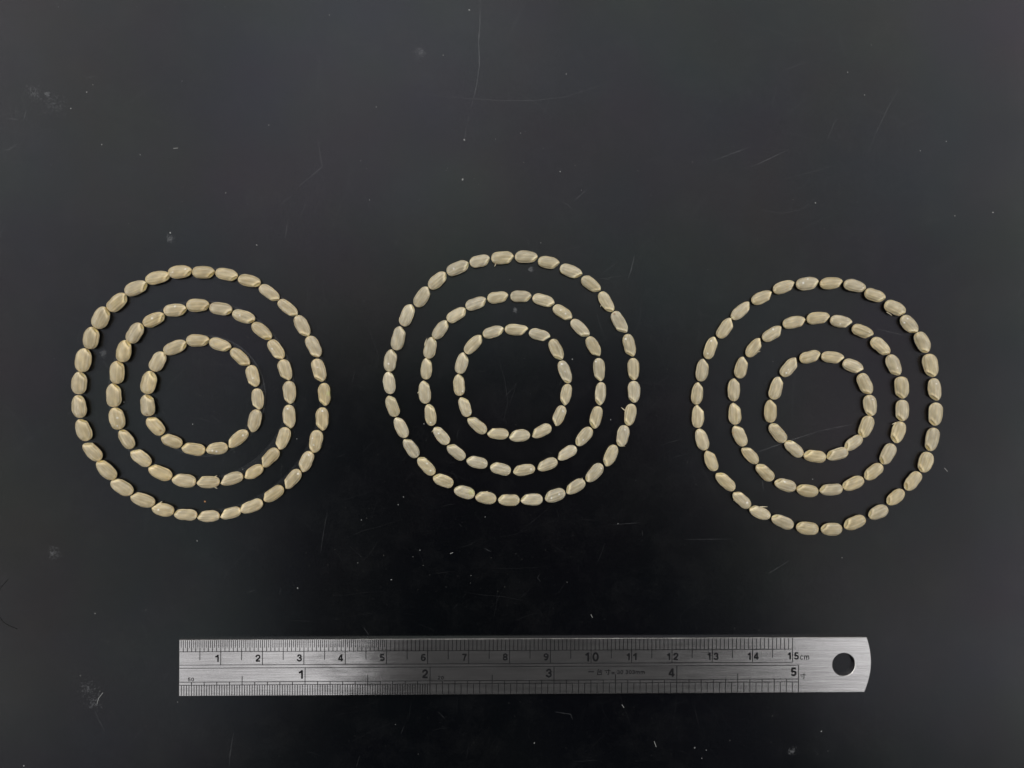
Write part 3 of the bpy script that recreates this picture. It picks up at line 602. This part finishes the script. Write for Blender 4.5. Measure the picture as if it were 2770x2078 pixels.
def make_grain(key, i, gr):
    rng = random.Random('%s%d' % (key, i))
    s, k = key[0], int(key[1])
    P, cut, bran = grain_shape(gr[3], gr[4], rng)
    V = P.reshape(-1, 3)
    col = np.zeros((len(V), 4)); col[:, :3] = 0.5
    def spot(lx, ly, r, rgb, amount):
        d = np.hypot(V[:, 0] - lx, V[:, 1] - ly)
        f = amount * np.clip(1.25 - d / r, 0, 1) * (V[:, 2] > 0.35)
        hit = f > col[:, 3]
        col[hit, :3] = rgb; col[hit, 3] = f[hit]
    what = ''
    for fl in glint_of.get((key, i), ()):        # specular glints painted as white spots, slightly raised
        lx, ly = local(fl[2], fl[3], gr)
        lx, ly = max(-0.36 * gr[3], min(0.36 * gr[3], lx)), max(-0.3 * gr[4], min(0.3 * gr[4], ly))
        r = rng.uniform(0.17, 0.27)
        spot(lx, ly, r, STAIN_GLINT_RGB['white'], 0.85)
        d = np.hypot((V[:, 0] - lx) / 1.4, V[:, 1] - ly)
        V[:, 2] += 0.06 * np.exp(-(d / r) ** 2) * (V[:, 2] > 0.6)
        what = 'with painted white glints' if what else 'with a painted white glint'
    label = 'plain %s rice grain, %s ring of set %s' % (SETS[s][0], RINGS[k], SETS[s][1])
    for st in stain_of.get((key, i), ()):
        lx, ly = local(st[2], st[3], gr)
        spot(lx, ly, st[4], STAIN_GLINT_RGB[st[5]], 0.45 if st[5] in ('green', 'tan') else 0.8)
        what = {'brown': 'with a brown spot', 'dark': 'with a black speck', 'tan': 'with a tan side', 'green': 'with a greenish tinge'}[st[5]]
    if (key, i) in sliver_of:
        what = 'with painted glint and husk sliver' if what else 'with a husk sliver'
    if what:
        label = 'rice grain %s, %s ring of set %s' % (what, RINGS[k], SETS[s][1])
    body, germ = [], []
    cf = cut.reshape(-1)
    for u in range(NU):
        for v in range(NV):
            q = (u * NV + v, u * NV + (v + 1) % NV, (u + 1) * NV + (v + 1) % NV, (u + 1) * NV + v)
            if u == 0: q = (0, q[2], q[3])
            elif u == NU - 1: q = (q[0], q[1], NU * NV)
            (germ if min(cf[j] for j in q) > 0.02 else body).append(q[::-1])
    o = bpy.data.objects.new('rice_grain', None)
    o.empty_display_size = 0.002
    C.objects.link(o)
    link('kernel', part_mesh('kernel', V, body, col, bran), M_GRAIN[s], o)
    z0 = FILM_T + 0.004 if key in FILMS else 0.0
    o.location = (gr[0] * MM, gr[1] * MM, z0 * MM)
    o.rotation_euler = (0, 0, math.radians(gr[2]))
    tag(o, label, 'rice grain', '%s ring of rice grains %s' % (RINGS[k], SETS[s][1]))
    if germ:
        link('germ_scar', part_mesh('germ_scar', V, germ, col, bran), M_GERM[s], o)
    for sl in sliver_of.get((key, i), ()):
        a, b = local(sl[2], sl[3], gr), local(sl[4], sl[5], gr)
        a, b = Vector((*a, 0.8)), Vector((*b, 0.95))
        d = b - a; a = a - d * 0.8
        side = Vector((-d.y, d.x, 0)).normalized()
        bm = bmesh.new(); rings = []
        for f, r in ((0, 0.10), (0.35, 0.13), (0.7, 0.09), (1.0, 0.02)):
            c = a.lerp(b, f) + side * 0.06 * math.sin(f * 3)
            rings.append([bm.verts.new((c + side * r * cx_ + Vector((0, 0, r * 0.5 * sx_))) * MM) for cx_, sx_ in ((1, 0), (0, 1), (-1, 0), (0, -1))])
        for r0, r1 in zip(rings, rings[1:]):
            for j in range(4): bm.faces.new((r0[j], r0[(j + 1) % 4], r1[(j + 1) % 4], r1[j]))
        bm.faces.new(rings[0][::-1]); bm.faces.new(rings[-1])
        bmesh.ops.recalc_face_normals(bm, faces=bm.faces)
        me = bpy.data.meshes.new('husk_sliver'); bm.to_mesh(me); bm.free()
        link('husk_sliver', me, M_HUSK, o)
    return o

for key, rows in GRAINS.items():
    for i, gr in enumerate(rows):
        make_grain(key, i, gr)

# ---------------------------------------------------------------- scratches, scuffs and dust on the bench
class Marks:
    def __init__(self): self.v, self.f, self.c = [], [], []
    def ribbon(self, pts, w, z, rgba, fade=True):
        pts = [Vector(q) for q in pts]
        # resample with a little wander so that the line is not ruler straight
        out = []
        for a, b in zip(pts, pts[1:]):
            n = max(2, int((b - a).length / 0.8))
            for i in range(n): out.append(a.lerp(b, i / n))
        out.append(pts[-1])
        n0, n = len(self.v), len(out)
        for i, q in enumerate(out):
            d = (out[min(i + 1, n - 1)] - out[max(i - 1, 0)]).normalized()
            s = Vector((-d.y, d.x))
            q = q + s * RND.uniform(-0.03, 0.03)
            ww = w * RND.uniform(0.5, 1.2)
            end = 1.0 if not fade else min(1.0, 0.25 + 2.2 * min(i, n - 1 - i) / max(1, n - 1))
            for sg in (-1, 1):
                r = q + s * sg * ww / 2
                self.v.append((r.x * MM, r.y * MM, z * MM)); self.c.append((*rgba[:3], rgba[3] * end * RND.uniform(0.45, 1.0)))
        for i in range(n - 1):
            k = n0 + 2 * i
            self.f.append((k, k + 1, k + 3, k + 2))
    def flake(self, x, y, r, h, rgba):
        n0 = len(self.v); n = 6; st = RND.uniform(0.55, 1.0); ro = RND.uniform(0, 3.14)
        for (rr, z) in ((1.0, 0.004), (0.75, h)):
            for i in range(n):
                a = 2 * math.pi * i / n
                k = rr * r * RND.uniform(0.75, 1.2)
                px, py = k * math.cos(a), k * st * math.sin(a)
                self.v.append(((x + px * math.cos(ro) - py * math.sin(ro)) * MM, (y + px * math.sin(ro) + py * math.cos(ro)) * MM, z * MM)); self.c.append(rgba)
        for i in range(n): self.f.append((n0 + i, n0 + (i + 1) % n, n0 + n + (i + 1) % n, n0 + n + i))
        self.f.append(tuple(n0 + n + i for i in range(n)))
    def tube(self, pts, r, rgba):
        pts = [Vector((x, y, r + 0.01)) for x, y in pts]
        n0 = len(self.v)
        for i, q in enumerate(pts):
            d = (pts[min(i + 1, len(pts) - 1)] - pts[max(i - 1, 0)]).normalized(); s = Vector((-d.y, d.x, 0))
            for j in range(5):
                a = 2 * math.pi * j / 5
                w = q + s * r * math.cos(a) + Vector((0, 0, r * math.sin(a)))
                self.v.append(tuple(w * MM)); self.c.append(rgba)
        for i in range(len(pts) - 1):
            for j in range(5): self.f.append((n0 + 5 * i + j, n0 + 5 * i + (j + 1) % 5, n0 + 5 * i + 5 + (j + 1) % 5, n0 + 5 * i + 5 + j))
    def build(self, name):
        me = bpy.data.meshes.new(name); me.from_pydata(self.v, [], self.f)
        at = me.attributes.new('tint', 'FLOAT_COLOR', 'POINT')
        at.data.foreach_set('color', np.array(self.c, dtype=np.float32).ravel())
        return link(name, me, M_MARK)

GREY = (0.42, 0.43, 0.45)
sc = Marks()
lay = [0.004]
def up():
    lay[0] = 0.004 + (lay[0] - 0.004 + 0.00013) % 0.012
    return lay[0]
for ln in SCRATCHES:
    sc.ribbon(ln, RND.uniform(0.13, 0.22), up(), (*GREY, RND.uniform(0.10, 0.2) * (1.5 if ln[0][1] > 91 else 0.35 if len(ln) == 7 else 0.75 if ln[0][1] > -25 else 0.45)))  # low marks fainter: the bench's dark reflection zone painted into opacity
for _ in range(760):                                   # hairline scratches all over the lacquer
    x, y, a = RND.uniform(-122, 138), RND.uniform(-98, 98), RND.gauss(1.2, 0.9)
    n = RND.choice((2, 3, 3)); s = RND.choice((0.7, 1.2, 2.0, 2.0, 5.0)); q = [(x, y)]
    for _k in range(n):
        a += RND.gauss(0, 0.18)
        q.append((q[-1][0] + s * math.cos(a), q[-1][1] + s * math.sin(a)))
    sc.ribbon(q, RND.uniform(0.07, 0.13), up(), (*GREY, RND.uniform(0.015, 0.06) * (1.0 if y > -25 else 0.5)))  # opacity lowered to paint in the darker reflection low down
for x, y, r in SMUDGES:                                # rubbed patches: many short marks
    base = RND.uniform(0, 3.14)
    for _ in range(90):
        px, py = x + RND.gauss(0, r * 0.42), y + RND.gauss(0, r * 0.42)
        a = base + RND.gauss(0, 0.5); s = RND.uniform(0.15, 0.7)
        sc.ribbon([(px, py), (px + s * math.cos(a), py + s * math.sin(a))], RND.uniform(0.08, 0.25), up(), (*GREY, RND.uniform(0.04, 0.16)))
o = sc.build('scratches')
o.parent = bench
o['kind'] = 'stuff'

du = Marks()
for x, y, r in SPECKS:
    du.flake(x, y, r * 1.15, 0.05, (0.62, 0.62, 0.60, RND.uniform(0.35, 0.6) * (1.0 if y > -25 else 0.7)))  # low specks dimmed, the dark reflection zone put into their alpha
for _ in range(620):
    x, y = RND.uniform(-124, 140), RND.uniform(-99, 99)
    du.flake(x, y, RND.choice((0.03, 0.04, 0.05, 0.05, 0.07, 0.10)), 0.03, (0.5, 0.5, 0.5, RND.uniform(0.12, 0.42) * (1.0 if y > -25 else 0.7)))  # alpha also dimmed to suit the dark reflection zone
for x, y in ((-62, 44), (-36, -43), (0, 52), (4, -46), (40, 47), (78, 38)):   # crumbs of dust around the sets
    for _ in range(14):
        du.flake(x + RND.gauss(0, 12), y + RND.gauss(0, 4), RND.uniform(0.03, 0.08), 0.03, (0.6, 0.58, 0.52, RND.uniform(0.2, 0.5)))
for ln in FIBRES:
    du.tube(ln, 0.06, (0.55, 0.55, 0.53, 0.45))
du.flake(-69.5, -28.6, 0.28, 0.15, (0.32, 0.15, 0.06, 1.0))       # brown husk crumb under the straw coloured set
tag(du.build('dust'), 'pale dust specks and lint scattered on the black bench', 'dust', kind='stuff')

for i, ln in enumerate(DARK_HAIRS):
    h = Marks()
    pts = [Vector(q) for q in ln]; fine = []
    for t in range(25):
        f = t / 24 * (len(pts) - 1); k = min(int(f), len(pts) - 2); u = f - k
        p0, p1, p2, p3 = pts[max(k - 1, 0)], pts[k], pts[k + 1], pts[min(k + 2, len(pts) - 1)]
        fine.append(0.5 * (2 * p1 + (p2 - p0) * u + (2 * p0 - 5 * p1 + 4 * p2 - p3) * u * u + (3 * p1 - p0 - 3 * p2 + p3) * u ** 3))
    h.tube([tuple(q) for q in fine], 0.07, (0.01, 0.01, 0.01, 1))
    o = h.build('hair')
    o.data.materials.clear(); o.data.materials.append(M_HAIR)
    tag(o, ('short dark hair curving down to the bench edge side of the ruler', 'short dark hair lying above the other hair on the bare bench')[i], 'hair')
